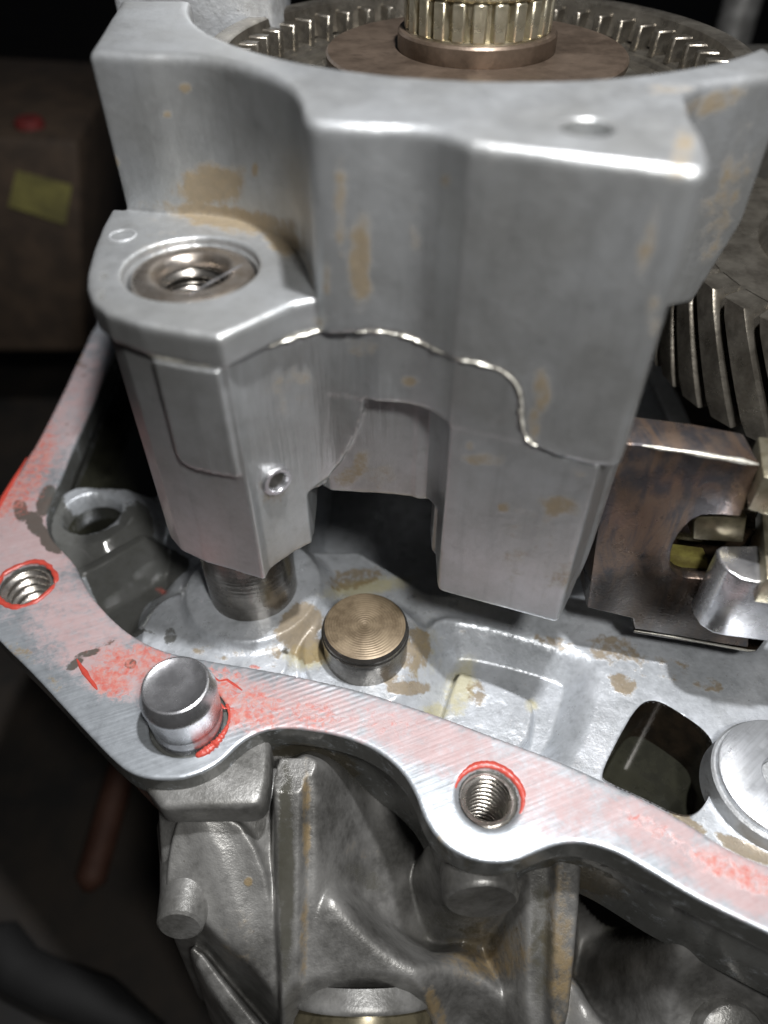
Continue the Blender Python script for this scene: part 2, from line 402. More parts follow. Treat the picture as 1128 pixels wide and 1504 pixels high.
# ================================================================== GEARBOX CASE
case = thing('gearbox_case', 'open cast aluminium gearbox case with red sealant smears on its machined flange', 'gearbox', (0, 7, -3))
OUT = [(-150, 300), (20, 420), (123, 512), (92, 575), (60, 640), (10, 720), (-20, 765), (-52, 830), (-30, 905), (0, 942), (44, 984), (89, 1033), (133, 1081), (168, 1117), (191, 1135), (222, 1144), (266, 1144),
       (301, 1132), (328, 1115), (350, 1092), (377, 1075), (408, 1068), (443, 1069), (500, 1079), (548, 1097), (587, 1127), (610, 1162), (623, 1201), (645, 1235),
       (678, 1257), (716, 1267), (755, 1265), (787, 1251), (820, 1238), (858, 1236), (903, 1249), (949, 1275), (1013, 1314), (1078, 1346), (1128, 1369), (1260, 1435), (1460, 1530)]
INN = [(1470, 1400), (1270, 1325), (1128, 1272), (1071, 1249), (1007, 1207), (942, 1172), (878, 1143), (813, 1114), (723, 1081), (658, 1056), (600, 1036), (529, 1014), (465, 999), (399, 985), (310, 971), (239, 957),
       (195, 935), (168, 913), (142, 886), (124, 860), (111, 829), (89, 807), (70, 784), (66, 757), (78, 726), (89, 704), (106, 659), (129, 611), (152, 553), (176, 480), (120, 400), (20, 330)]
OUT = [(max(a, -150), max(b, 420) if a < 60 and b < 500 else b) for a, b in OUT]
outw = PP([(165, 440), (133, 487)] + OUT[2:]); innw = PP(INN[:-3] + [(176, 500), (205, 440)])
flp = chaikin(outw+innw, 2)
H1 = P(38, 857); H2 = P(718, 1170); DP = (-3.50, 6.72)
def flange_tile(y0, y1, h, x0=-10.2, x1=8.4):
    zlo = -3.0
    nx = int((x1-x0)/h)+1; ny = int((y1-y0)/h)+1; nz = int((.12-zlo)/h)+1
    xs = x0+h*np.arange(nx); ys = y0+h*np.arange(ny); zs = zlo+h*np.arange(nz)
    X, Y = np.meshgrid(xs, ys, indexing='ij'); sd = polysd(X, Y, flp).astype(np.float32)
    for (cx, cy), r in ((H1, .545), (H2, .475)):
        sd = np.maximum(sd, r-np.hypot(X-cx, Y-cy)).astype(np.float32)
    # thickness step: wall is drawn back under the lip
    inset = .22*sstep(.62, .80, -zs)+.05*np.clip(-zs-.8, 0, 3)
    F = sd[:, :, None]+inset[None, None, :].astype(np.float32)
    for (cx, cy), r in ((H1, .60), (H2, .565)):      # countersinks
        d = np.hypot(X-cx, Y-cy)[:, :, None]; F = np.maximum(F, (r-d-np.maximum(-zs, 0)[None, None, :]*.9).astype(np.float32))
    d = np.hypot(X-DP[0], Y-DP[1])[:, :, None]; F = np.maximum(F, np.minimum(.70-d, (zs+.12)[None, None, :]+0*d).astype(np.float32))
    F = smax(F, (zs[None, None, :]-0.0).astype(np.float32)+0*F, .03)
    V, Q = surface_nets(F, (x0, y0, zlo), h)
    return V, Q
Va, Qa = flange_tile(2.4, 11.4, .032); Vb, Qb = flange_tile(11.346, 22.5, .06)
V = np.vstack([Va, Vb]); Q = np.vstack([Qa, Qb+len(Va)])
fm = masks(V, stain=[(25, 960, 40, 25, 40, .5), (75, 1000, 40, 15, 45, .45), (400, 1130, 40, 30, 0, .8), (460, 1120, 80, 30, 10, .75), (860, 1290, 80, 22, 20, .7), (650, 1250, 20, 40, 0, .5), (110, 520, 20, 30, 0, .5)],
           red=[(160, 1000, 40, 26, 25, .66), (222, 962, 42, 16, 15, .60), (190, 975, 60, 28, 15, .56), (330, 1020, 30, 30, 0, .62), (345, 1052, 34, 18, -15, .66), (315, 1045, 14, 28, 20, .85), (380, 1040, 50, 40, 10, .52),
                (460, 1050, 60, 28, 10, .44), (330, 990, 36, 14, 15, .5), (560, 1060, 80, 26, 10, .30), (45, 690, 34, 90, 25, .56), (10, 730, 18, 46, 25, .62), (1080, 1280, 90, 22, 24, .52), (960, 1215, 60, 14, 26, .44), (60, 660, 16, 50, 28, .5)],
           oil=[(30, 750, 12, 20, -20, .8), (52, 770, 14, 24, -30, .8), (75, 795, 26, 16, 40, .75), (68, 735, 14, 26, 20, .9), (128, 960, 26, 7, -15, .62), (110, 975, 22, 9, -35, .62), (192, 975, 10, 9, 0, .75), (155, 945, 28, 6, -20, .5),
                (105, 620, 14, 40, 25, .42), (120, 545, 18, 30, 10, .45)],
           pink=[(90, 600, 70, 120, 25, .66), (40, 800, 90, 100, 0, .80), (120, 920, 110, 70, 35, .70), (190, 985, 110, 40, 15, .95), (420, 1040, 170, 50, 8, .70), (640, 1090, 160, 46, 20, .72), (800, 1160, 130, 50, 28, .66),
                 (960, 1220, 120, 42, 28, .72), (1080, 1290, 110, 45, 28, .90), (820, 1200, 80, 40, 10, .5)])
fm[:, 2] = np.maximum(fm[:, 2], .60*(V[:, 2] < -.07)); fm[:, 1] *= (V[:, 2] > -.07); fm[:, 3] *= (V[:, 2] > -.07)  # side walls below the top face darkened: grime plus painted shade
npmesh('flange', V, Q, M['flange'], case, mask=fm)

# threaded holes
for (cx, cy), r, pt in ((H1, .49, .20), (H2, .425, .13)):
    t_ = thread('threaded_hole', cx, cy, -2.4, -.06, r, pt*1.2, .055, M['thread'], case)
    lathe('hole_bottom', [(0, -3.0), (r*.98, -2.4)], M['darkcast'], case, 48, (cx, cy, 0))  # bottom coloured dark to stand in for shade down the hole

# raised red sealant: ring, arc and beads
def arc(cx, cy, r, a0, a1, z, n=48, wob=.02):
    return [(cx+(r+wob*math.sin(a*5+1))*math.cos(a), cy+(r+wob*math.cos(a*4))*math.sin(a), z) for a in np.linspace(math.radians(a0), math.radians(a1), n)]
tube('sealant_bead', arc(*H1, .595, 0, 358, .0), .055, M['seal'], case, jit=.35, flat=.6)
tube('sealant_bead', arc(*H2, .575, -32, 168, -.02, wob=.006), lambda t: .028+.045*math.sin(math.pi*t), M['seal'], case, jit=.12, flat=.5)
tube('sealant_bead', arc(*DP, .715, -70, 28, .0, wob=.01), lambda t: .05+.03*math.sin(6*t), M['seal'], case, jit=.3, flat=.7)
tube('sealant_bead', [(*P(a, b), .0) for a, b in [(113, 968), (118, 978), (125, 988), (131, 997), (139, 1007), (143, 1013)]], .045, M['seal'], case, jit=.4, flat=.6)
tube('sealant_bead', [(*P(a, b), .0) for a, b in [(308, 990), (322, 1000), (333, 998), (345, 1006), (356, 1014)]], .030, M['seal'], case, jit=.5, flat=.5)
tube('sealant_bead', [(*P(a, b), .0) for a, b in [(312, 1022), (322, 1034), (330, 1040), (344, 1040)]], .030, M['seal'], case, jit=.5, flat=.5)
tube('sealant_bead', [(*P(a, b), .0) for a, b in [(-12, 770), (5, 730), (22, 702), (40, 672)]], .05, M['seal'], case, n=8, jit=.3, flat=.6)

# ---- inner floor (height field)
ROD = (-2.80, 10.10); PIN = (-.37, 8.63)
x0, x1, y0, y1, h = -9.8, 8.6, 3.7, 20.4, .036
X, Y = np.meshgrid(np.arange(x0, x1, h), np.arange(y0, y1, h), indexing='ij')
Z = np.full(X.shape, -.92)+.05*(fbm(X*.5, Y*.5, X*0)-.5)
def raise_(Z, sd, top, slope=2.2, k=.12): return smax(Z, top-slope*np.maximum(sd, 0), k)
def sink(Z, sd, bot, slope=3.0, k=.10): return smin(Z, bot+slope*np.maximum(sd, 0), k)
Z = sink(Z, polysd(X, Y, chaikin(PP([(120, 905), (140, 830), (215, 800), (255, 860), (210, 890), (205, 925), (235, 960), (170, 960)], -1.2), 2)), -1.25, .9, .2)
dr = np.hypot(X-ROD[0], Y-ROD[1])
Z = raise_(Z, polysd(X, Y, chaikin(PP([(215, 905), (250, 870), (330, 870), (420, 930), (420, 1010), (260, 1000), (205, 960)], -.55), 2)), -.58, 1.2, .15)
Z = raise_(Z, dr-1.42, -.36, 1.5, .14)
Z = np.where(dr < 1.02, np.minimum(Z, -.36), Z)
dp = np.hypot(X-PIN[0], Y-PIN[1]); Z = raise_(Z, dp-1.25, -.60, 1.3, .16)
# left oil hole boss, ridge, triangular pocket
LB = P(134, 752, -.3); dl = np.hypot(X-LB[0], Y-LB[1])
Z = raise_(Z, dl-1.02, -.32, 1.0, .15)
rg1 = P(118, 842, -.4); rg2 = P(208, 792, -.4); ex, ey = rg2[0]-rg1[0], rg2[1]-rg1[1]
t = np.clip(((X-rg1[0])*ex+(Y-rg1[1])*ey)/(ex*ex+ey*ey), 0, 1); dd = np.hypot(X-rg1[0]-t*ex, Y-rg1[1]-t*ey)
Z = raise_(Z, dd-.10, -.36, 1.6, .08)
Z = sink(Z, polysd(X, Y, chaikin(PP([(165, 500), (135, 610), (112, 665), (104, 708), (150, 706), (225, 712), (260, 600), (260, 470)], -.5), 1)), -2.4, 5, .12)
Z = np.where(dl < .9, sink(Z, dl-.60, -1.6, 14, .03), Z)
# recessed pocket with a raised block
Z = raise_(Z, polysd(X, Y, chaikin(PP([(630, 905), (700, 915), (860, 965), (850, 1010), (800, 1130), (640, 1080), (625, 1000)], -.75), 2)), -.70, 1.4, .15)
Z = sink(Z, polysd(X, Y, chaikin(PP([(668, 945), (690, 938), (835, 975), (838, 990), (800, 1110), (700, 1080), (650, 1050), (655, 990)], -.8), 2)), -1.5, 1.15, .20)
Z = raise_(Z, polysd(X, Y, chaikin(PP([(672, 990), (684, 987), (776, 1026), (784, 1036), (770, 1110), (640, 1090)], -1.12), 2)), -1.12, 4.5, .05)
# big opening
oh = polysd(X, Y, chaikin(PP([(881, 1140), (905, 1090), (936, 1036), (962, 1028), (1000, 1050), (1039, 1078), (1049, 1104), (1050, 1150), (1029, 1194), (1000, 1202), (940, 1172), (890, 1150)], -.92), 2))
OH = chaikin(PP([(881, 1140), (905, 1090), (936, 1036), (962, 1028), (1000, 1050), (1039, 1078), (1049, 1104), (1050, 1150), (1029, 1194), (1000, 1202), (940, 1172), (890, 1150)], -.92), 2)
WC = P(1150, 1142, -.45); dw = np.hypot(X-WC[0], Y-WC[1]); Z = raise_(Z, dw-1.16, -.86, 1.0, .05)
Z = sink(Z, np.maximum(np.maximum(12.1-.8*np.clip(X+.6, 0, 1.6)-Y, -1.75-X), X-7.5), -4.5, 7, .12)  # added cavity: floor sunk behind the arch to blacken its shade
Z += .012*(fbm(X*6, Y*6, X*0+3, 3)-.5)+.035*(fbm(X*1.6, Y*1.6, X*0+7, 3)-.5)
so = polysd(X, Y, flp); outer_poly = chaikin(outw+PP([(1400, 1100), (1400, 500)])+PP([(600, 430)]), 1)
sdo = polysd(X, Y, outer_poly)
soh = polysd(X, Y, OH); gx, gy = np.gradient(soh, h); near = (soh > -.036) & (soh < .02)
X = np.where(near, X-soh*gx, X); Y = np.where(near, Y-soh*gy, Y); Z = np.where(near, Z-.01, Z)
keep = (sdo < -.30) & (soh > -.036) & (np.hypot(X-H1[0], Y-H1[1]) > .62) & (np.hypot(X-H2[0], Y-H2[1]) > .6)
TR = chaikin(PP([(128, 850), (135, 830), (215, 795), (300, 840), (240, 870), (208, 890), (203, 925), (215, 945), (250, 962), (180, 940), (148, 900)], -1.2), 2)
def deep(V, m, lim=-1.42):  # oil film in the trough; pockets darkened by depth, oil plus painted shade
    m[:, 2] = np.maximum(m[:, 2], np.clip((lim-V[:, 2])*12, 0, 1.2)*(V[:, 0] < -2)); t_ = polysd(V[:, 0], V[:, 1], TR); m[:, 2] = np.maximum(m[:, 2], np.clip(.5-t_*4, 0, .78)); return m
def grid_mesh(name, X, Y, Z, keep, mat, parent, mk):
    nx, ny = X.shape; V = np.stack([X.ravel(), Y.ravel(), Z.ravel()], 1)
    i = np.arange(nx*ny).reshape(nx, ny); q = np.stack([i[:-1, :-1], i[1:, :-1], i[1:, 1:], i[:-1, 1:]], -1).reshape(-1, 4)
    kf = keep.ravel(); q = q[kf[q].all(1)]; used = np.zeros(nx*ny, bool); used[q.ravel()] = True
    re = np.cumsum(used)-1; V = V[used]; q = re[q]
    return npmesh(name, V, q, mat, parent, mask=mk(V))
Z = np.where((so < .0) & (Z > -.7), -.7, Z)
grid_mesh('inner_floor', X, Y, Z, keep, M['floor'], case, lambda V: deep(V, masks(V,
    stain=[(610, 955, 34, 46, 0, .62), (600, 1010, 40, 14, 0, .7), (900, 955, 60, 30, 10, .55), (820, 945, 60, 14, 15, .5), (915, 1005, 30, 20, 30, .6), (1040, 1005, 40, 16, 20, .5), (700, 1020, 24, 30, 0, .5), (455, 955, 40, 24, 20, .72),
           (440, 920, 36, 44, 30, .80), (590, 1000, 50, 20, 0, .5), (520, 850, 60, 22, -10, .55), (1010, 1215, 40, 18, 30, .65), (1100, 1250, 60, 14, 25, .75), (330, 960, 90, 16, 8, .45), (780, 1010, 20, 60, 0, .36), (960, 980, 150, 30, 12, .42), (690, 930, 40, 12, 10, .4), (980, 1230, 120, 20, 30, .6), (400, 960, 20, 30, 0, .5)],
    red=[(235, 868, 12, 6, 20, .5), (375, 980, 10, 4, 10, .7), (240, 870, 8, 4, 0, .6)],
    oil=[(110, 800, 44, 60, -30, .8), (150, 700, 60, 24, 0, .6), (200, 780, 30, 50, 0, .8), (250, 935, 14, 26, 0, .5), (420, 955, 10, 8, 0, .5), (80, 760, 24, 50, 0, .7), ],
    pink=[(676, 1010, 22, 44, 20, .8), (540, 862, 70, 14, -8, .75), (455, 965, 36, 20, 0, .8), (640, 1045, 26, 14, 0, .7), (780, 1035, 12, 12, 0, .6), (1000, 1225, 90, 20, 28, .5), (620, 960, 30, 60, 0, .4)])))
# oil standing in the pockets
def disc_poly(cx, cy, r, n=40): return [(cx+r*math.cos(2*math.pi*i/n), cy+r*math.sin(2*math.pi*i/n)) for i in range(n)]
Vp = []; Fp = []
for poly, z in ((disc_poly(*LB, .66), -.78), (PP([(165, 490), (128, 610), (104, 665), (96, 715), (230, 720), (270, 600), (262, 460)], -1.1), -1.3), (PP([(870, 1150), (905, 1080), (950, 1010), (1060, 1070), (1070, 1150), (1020, 1230)], -1.6), -2.3)):
    b = len(Vp); Vp += [(x, y, z) for x, y in poly]; Fp.append(tuple(range(b, len(Vp))))
for nm_, pl_, zt_, zb_, mt_ in (('opening_wall', OH, -.90, -3.2, 'black_gloss'),):  # aluminium wall coloured near black: oil coat plus painted shade
    n_ = len(pl_); vv = [(x, y, zt_+.03) for x, y in pl_*1.0]+[(x, y, zt_-.03) for x, y in pl_]+[(x, y, zb_) for x, y in pl_]; ff = []
    for i in range(n_):
        j = (i+1) % n_; ff += [(i, j, j+n_, i+n_), (i+n_, j+n_, j+2*n_, i+2*n_)]
    pymesh(nm_, vv, ff, M[mt_], case)
o = pymesh('standing_oil', Vp, Fp, M['oil'], None, smooth=False)
tag(o, 'dark oil standing in the pockets of the case floor', 'oil', kind='stuff')

# ---- outer face of the case below the flange (height field)
x0, x1, y0, y1, h = -7.0, 7.4, 1.2, 9.0, .03
X, Y = np.meshgrid(np.arange(x0, x1, h), np.arange(y0, y1, h), indexing='ij')
base = SA+SB*Y
def feat(pts, off, sm_=2, dz=0): return polysd(X, Y, chaikin([PS(a, b, off) for a, b in pts], sm_))
def radd(Z, pts, off, slope=3, k=.15, sm_=2): return smax(Z, base+off-slope*np.maximum(feat(pts, off, sm_), 0), k)
def blur(Z, sg):
    n = int(sg*3); kx = np.exp(-.5*(np.arange(-n, n+1)/sg)**2); kx /= kx.sum()
    for ax in (0, 1):
        Z = np.apply_along_axis(lambda v: np.convolve(np.pad(v, n, 'edge'), kx, 'valid'), ax, Z)
    return Z
Z = base-1.9
# soft forms first: lit bay face, flaring snout root, folds of the right bay
Z = radd(Z, [(452, 1105), (520, 1150), (585, 1250), (610, 1290), (500, 1262), (455, 1250)], -.45, 1.5, .3)
Z = radd(Z, [(455, 1350), (480, 1312), (505, 1312), (660, 1440), (690, 1520), (690, 1600), (430, 1600), (450, 1440)], .45, 1.9, .3)
Z = radd(Z, [(650, 1440), (700, 1440), (750, 1490), (770, 1560), (650, 1560)], .2, 2.5, .2)
Z = smin(Z, base-1.2+2*np.maximum(feat([(672, 1478), (715, 1470), (745, 1520), (745, 1600), (665, 1600)], 0), 0), .15)
Z = radd(Z, [(850, 1350), (905, 1385), (925, 1420), (850, 1410)], -.8, 1.6, .3)
Z = radd(Z, [(850, 1452), (985, 1462), (1000, 1560), (850, 1560)], -.7, 1.8, .3)
Z = smin(Z, base-4.8+4*np.maximum(feat([(868, 1230), (960, 1290), (985, 1345), (985, 1440), (930, 1420), (905, 1360), (862, 1330)], -.8), 0), .2)
Z = radd(Z, [(990, 1350), (1060, 1345), (1300, 1430), (1300, 1700), (1000, 1700), (992, 1460)], .45, 5, .3)
Z = smin(Z, base-.25+1.6*np.maximum(feat([(1005, 1462), (1040, 1440), (1105, 1470), (1150, 1560), (1000, 1560)], .1), 0), .12)
Z = smin(Z, base-4.2+3*np.maximum(feat([(452, 1090), (470, 1125), (560, 1225), (615, 1290), (655, 1310), (680, 1180), (600, 1080), (480, 1060)], -1.5), 0), .2)
Z = blur(Z, 4.0)
# crisp forms: ribs, bolt lobe, left web
Z = radd(Z, [(398, 1095), (446, 1100), (442, 1300), (440, 1520), (414, 1520), (404, 1300)], .70, 9, .05, 1)
Z = radd(Z, [(440, 1110), (464, 1120), (466, 1290), (456, 1430), (452, 1520), (430, 1520)], .42, 2.4, .12, 1)
Z = radd(Z, [(632, 1180), (790, 1180), (772, 1290), (700, 1305), (655, 1285)], .35, 8, .1)
Z = radd(Z, [(818, 1230), (858, 1235), (850, 1360), (834, 1520), (806, 1520), (812, 1330)], .60, 12, .05, 1)
Z = radd(Z, [(770, 1230), (825, 1235), (815, 1340), (812, 1520), (770, 1520), (775, 1330)], .28, 4, .12, 1)
dom = polysd(X, Y, [PS(*q) for q in [(222, 1120), (236, 1330), (262, 1342), (292, 1352), (322, 1385), (372, 1430), (410, 1475), (412, 1640), (1500, 1640), (1500, 1050), (230, 900)]])
Z = np.where(X < PS(399, 1300)[0], np.minimum(Z, base-4), Z)
Z = radd(Z, [(262, 1190), (345, 1190), (388, 1260), (402, 1340), (408, 1480), (372, 1430), (322, 1385), (292, 1352), (262, 1340), (238, 1330), (245, 1250)], .25, 12, .12, 1)
Z = radd(Z, [(285, 1205), (308, 1205), (372, 1400), (350, 1400)], .34, .8, .2, 1)
Z = np.minimum(Z, np.where(dom < 0, 9, base+.3-16*np.maximum(dom, 0)))
Z = smin(Z, base-2.0+9*np.maximum(feat([(425, 1482), (530, 1462), (640, 1482), (655, 1640), (412, 1640)], .4), 0), .08)
Z = radd(Z, [(270, 1390), (290, 1385), (330, 1440), (395, 1520), (360, 1530), (310, 1460)], -1.0, 12, .15, 1)
Z = blur(Z, 1.3)
Z = np.where(sdo_ := (polysd(X, Y, flp) < -.0), np.minimum(Z, -.72), Z)
Z = np.minimum(Z, -.70)
Z += .05*(fbm(X*1.1, Y*1.1, X*0, 3)-.5)+.006*(fbm(X*8, Y*8, X*0, 2)-.5)
so2 = polysd(X, Y, outer_poly)
keep = (np.hypot(X-H1[0], Y-H1[1]) > .62) & (np.hypot(X-H2[0], Y-H2[1]) > .6) & (Z > -8.5) & (so2 > -1.3) & ~((X < -4.6) & (so2 < .2))
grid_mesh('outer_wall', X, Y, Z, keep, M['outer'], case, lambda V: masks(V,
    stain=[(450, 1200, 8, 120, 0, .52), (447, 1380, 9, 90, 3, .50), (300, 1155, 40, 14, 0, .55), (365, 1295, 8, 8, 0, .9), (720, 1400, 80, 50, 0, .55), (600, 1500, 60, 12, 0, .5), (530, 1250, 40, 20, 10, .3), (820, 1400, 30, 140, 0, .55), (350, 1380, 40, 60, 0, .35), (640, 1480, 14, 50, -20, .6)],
    oil=[(420, 1280, 16, 210, 0, .66), (680, 1365, 100, 50, 10, .52), (540, 1290, 60, 22, 30, .5), (930, 1340, 70, 70, 0, .62), (795, 1380, 26, 140, 0, .55), (560, 1140, 90, 40, 30, .6)], red=[], pink=[]))  # oil on the rib strip; valley, void, bay and rib side are painted shade

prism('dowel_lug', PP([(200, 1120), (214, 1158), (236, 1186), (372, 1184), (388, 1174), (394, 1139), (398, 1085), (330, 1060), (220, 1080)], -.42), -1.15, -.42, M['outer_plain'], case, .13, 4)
# small bosses and snout of the case
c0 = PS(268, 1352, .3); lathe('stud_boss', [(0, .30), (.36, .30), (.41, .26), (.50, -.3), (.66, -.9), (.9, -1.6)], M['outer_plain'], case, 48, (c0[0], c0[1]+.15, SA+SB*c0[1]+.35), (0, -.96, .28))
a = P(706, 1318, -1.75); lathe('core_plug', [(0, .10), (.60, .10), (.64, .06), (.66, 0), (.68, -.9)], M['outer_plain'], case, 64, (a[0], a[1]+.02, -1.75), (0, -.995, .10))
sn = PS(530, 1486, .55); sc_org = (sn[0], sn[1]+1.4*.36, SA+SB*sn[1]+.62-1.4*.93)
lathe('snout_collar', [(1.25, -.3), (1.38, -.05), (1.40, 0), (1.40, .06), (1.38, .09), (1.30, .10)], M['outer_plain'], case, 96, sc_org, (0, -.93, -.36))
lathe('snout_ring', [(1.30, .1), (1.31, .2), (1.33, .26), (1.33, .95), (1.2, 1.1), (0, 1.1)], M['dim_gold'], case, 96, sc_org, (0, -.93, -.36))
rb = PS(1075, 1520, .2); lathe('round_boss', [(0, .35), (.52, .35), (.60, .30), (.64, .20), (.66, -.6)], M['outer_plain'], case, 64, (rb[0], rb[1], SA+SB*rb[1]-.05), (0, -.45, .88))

# ================================================================== PINS, WASHER, ROD
dowel = thing('dowel_pin', 'short bright steel dowel with chamfered dished top standing in the flange corner', 'dowel pin', (*DP, -.12))
lathe('shaft', [(0, -1.5), (.60, -1.5), (.62, -.1), (.62, .12), (.595, .18), (.60, .25), (.63, .34), (.635, .78), (.65, .84), (.655, .90), (.64, .98), (.585, 1.14), (.56, 1.19), (.53, 1.20)], M['steel'], dowel, 128, (*DP, 0), edge=28)
lathe('end_face', [(.53, 1.20), (.50, 1.19), (.46, 1.17), (.2, 1.165), (0, 1.175)], M['steel'], dowel, 96, (*DP, 0))
plug = thing('steel_plug', 'brown topped round steel plug with concentric turning marks standing on the case floor', 'plug', (*PIN, -.62))
lathe('shaft', [(.84, -1.2), (.84, .02), (.86, .04), (.86, .10), (.84, .12), (.84, .20), (.79, .27)], M['rod'], plug, 128, (*PIN, -.02), edge=28)
o = lathe('turned_face', [(.79, .27), (.76, .285), (.02, .285), (0, .28)], M['turned'], plug, 128, (0, 0, 0))
o.matrix_parent_inverse = Matrix.Identity(4); o.location = (0, 0, (.62-.02)*S)
o.data.transform(Matrix.Translation((0, 0, 0)))
lathe('washer_boss', [(0, -.55), (1.13, -.55), (1.17, -.58), (1.18, -.70), (1.22, -1.1)], M['housing_plain'], case, 96, (*WC, 0))
wash = thing('flat_washer', 'wide bright washer with scratched face lying at the right edge beside the square opening', 'washer', (*WC, -.55))
lathe('ring', [(.38, -.54), (.36, -.52), (.36, -.40), (.38, -.385), (1.06, -.385), (1.09, -.40), (1.09, -.54)], M['washer'], wash, 128, (*WC, 0))
ZB = 6.93
rod = thing('selector_rod', 'vertical polished steel rod rising from the floor boss through the housing arm, threaded top', 'rod', (*ROD, -.4))
lathe('shaft', [(0, -1.4), (.93, -1.4), (.93, ZB-.25), (.90, ZB-.18)], M['rod'], rod, 128, (*ROD, 0))
lathe('end_face', [(.90, ZB-.18), (.86, ZB-.10), (.80, ZB-.07), (.66, ZB-.055), (.60, ZB-.07), (.54, ZB-.12), (.51, ZB-.20), (.50, ZB-.25)], M['insert'], rod, 128, (*ROD, 0))
thread('threaded_bore', *ROD, ZB-2.0, ZB-.24, .475, .22, .05, M['rod'], rod)
lathe('bore_bottom', [(0, ZB-1.9), (.5, ZB-1.8)], M['darkcast'], rod, 32, (*ROD, 0))  # dark end cap, shade of the bore put into its colour
p0 = (ROD[0]+.10, ROD[1]-.72, ZB-.052); p1 = (ROD[0]+.72, ROD[1]+.18, ZB-.052)
tube('scored_ridge', [tuple(p0[i]+(p1[i]-p0[i])*t for i in range(3)) for t in np.linspace(0, 1, 10)], .018, M['steel'], rod, jit=.3)

# ================================================================== HOUSING
ZT = 9.2
hous = thing('bearing_housing', 'large grey cast aluminium housing block with boss arm and stepped parting line above the case', 'housing', (0, 10, 1.4))
h = .04; x0, x1, y0, y1, z0, z1 = -5.0, 5.9, 7.2, 15.6, 1.1, 9.45
xs = np.arange(x0, x1, h); ys = np.arange(y0, y1, h); zs = np.arange(z0, z1, h)
X, Y = np.meshgrid(xs, ys, indexing='ij'); Zz = zs[None, None, :].astype(np.float32)
f32 = lambda a: a.astype(np.float32)[:, :, None]
Wp = [(-4.2, 12.07), (-3.9, 12.0), (-3.48, 11.9), (-2.9, 11.88), (-2.4, 11.72), (-1.98, 11.42), (-1.55, 11.0), (-1.22, 10.5), (-1.02, 9.9), (-.95, 9.35), (-.88, 9.1), (-.6, 9.02), (-.2, 8.97), (.1, 8.95), (.4, 8.9), (.62, 8.78), (.80, 8.58), (.92, 8.42),
      (1.1, 8.34), (3.1, 7.64), (3.24, 7.66), (3.36, 7.9), (3.5, 8.6), (3.56, 9.3), (3.75, 10.2), (4.1, 10.58), (4.5, 10.72), (4.74, 10.8), (5.0, 10.9), (5.45, 11.1), (5.5, 11.4), (5.6, 15.4), (-4.6, 15.4)]
Wp = list(chaikin(Wp[:18], 2, False))+Wp[18:]; W = polysd(X, Y, Wp); bore = 5.07-np.hypot(X-1.7, Y-15.75); W = np.maximum(W, bore)
# wall behind boss + bump + wing: different floors by region
zmin = np.where(X < -.95, 5.0, np.where(X < .9, 5.2, np.where(X < 3.6, 1.42, 5.88)))
from_x = lambda a, b: sstep(a, b, X)
zmin = 5.0+(2.0-5.0)*0+0*X
top = smax(f32(W), Zz-ZT, .13)
wingcut = 5.88+1.35*np.clip((X-5.0)/.5, 0, 1)
lowlim = np.where(X > 3.7, wingcut, 5.2)
A_ = smax(top, f32(lowlim)-Zz, .10)
cvr = f32(-polysd(X, Y, [(-2.09, 7.4), (-2.09, 8.29), (-2.0, 8.37), (-1.8, 8.60), (-1.55, 8.84), (-1.3, 9.03), (-1.05, 9.17), (-.8, 9.23), (-.55, 9.19), (-.3, 9.08), (-.1, 8.97), (.2, 8.85), (.2, 7.4)]))
A_ = np.maximum(A_, np.minimum(cvr, 6.42-Zz))
# web under the bump, recessed
webp = [(-1.3, 9.62), (.1, 9.50), (.62, 9.40), (.80, 9.1), (.95, 8.7), (1.4, 8.7), (1.4, 10.6), (-1.3, 10.6)]
web = smax(smax(f32(polysd(X, Y, chaikin(webp, 1))), 2.92-Zz, .08), Zz-6.9, .05)
A_ = smin(A_, web, .10)
# under-cut so that the bump ends at z 5.2
PL = [(-2.09, 6.42), (-1.6, 6.42), (-1.0, 6.42), (-.6, 6.46), (-.3, 6.54), (.05, 6.54), (.40, 6.48), (.62, 6.42), (.85, 6.44), (1.15, 6.50), (1.55, 6.46), (1.78, 6.28), (1.86, 6.0), (1.90, 5.62), (2.02, 5.38), (2.3, 5.24), (2.9, 5.19), (3.25, 5.24)]
XZ, ZX = np.meshgrid(xs, zs, indexing='ij')
pls = chaikin(PL, 2, False)
below = polysd(XZ, ZX, list(pls)+[(3.6, 5.2), (3.6, 0), (-2.09, 0)])
boxlim = polysd(XZ, ZX, list(pls)+[(4.6, 5.25), (4.6, 0), (-2.09, 0)])
# box
boxp = [(1.5, 8.20), (2.98, 7.68), (3.06, 7.70), (3.12, 7.78), (4.1, 9.5), (3.9, 9.9), (1.5, 9.9)]
bx2 = smax(f32(np.minimum(polysd(X, Y, boxp), np.maximum(np.maximum(W, .89-X), np.maximum(Y-9.9, X-2.2)))), f32(X)-(3.50+.10*(Zz-1.42)), .05); zedge = smax(bx2, 1.42-Zz, .10); zedge = smax(zedge, (boxlim[:, None, :]-.03).astype(np.float32)+0*zedge, .03)
# rounded lower left corner
rc = np.hypot(np.minimum(f32(X)-1.12, 0), np.minimum(Zz-1.64, 0))-.22
rc2 = np.hypot(np.maximum(f32(X)-3.06, 0), np.minimum(Zz-1.84, 0))-.44
zedge = np.where((f32(X) < 1.12) & (Zz < 1.64), np.maximum(zedge, rc), zedge)
zedge = np.where((f32(X) > 3.06) & (Zz < 1.84), np.maximum(zedge, rc2), zedge)
A_ = smin(A_, zedge, .05)
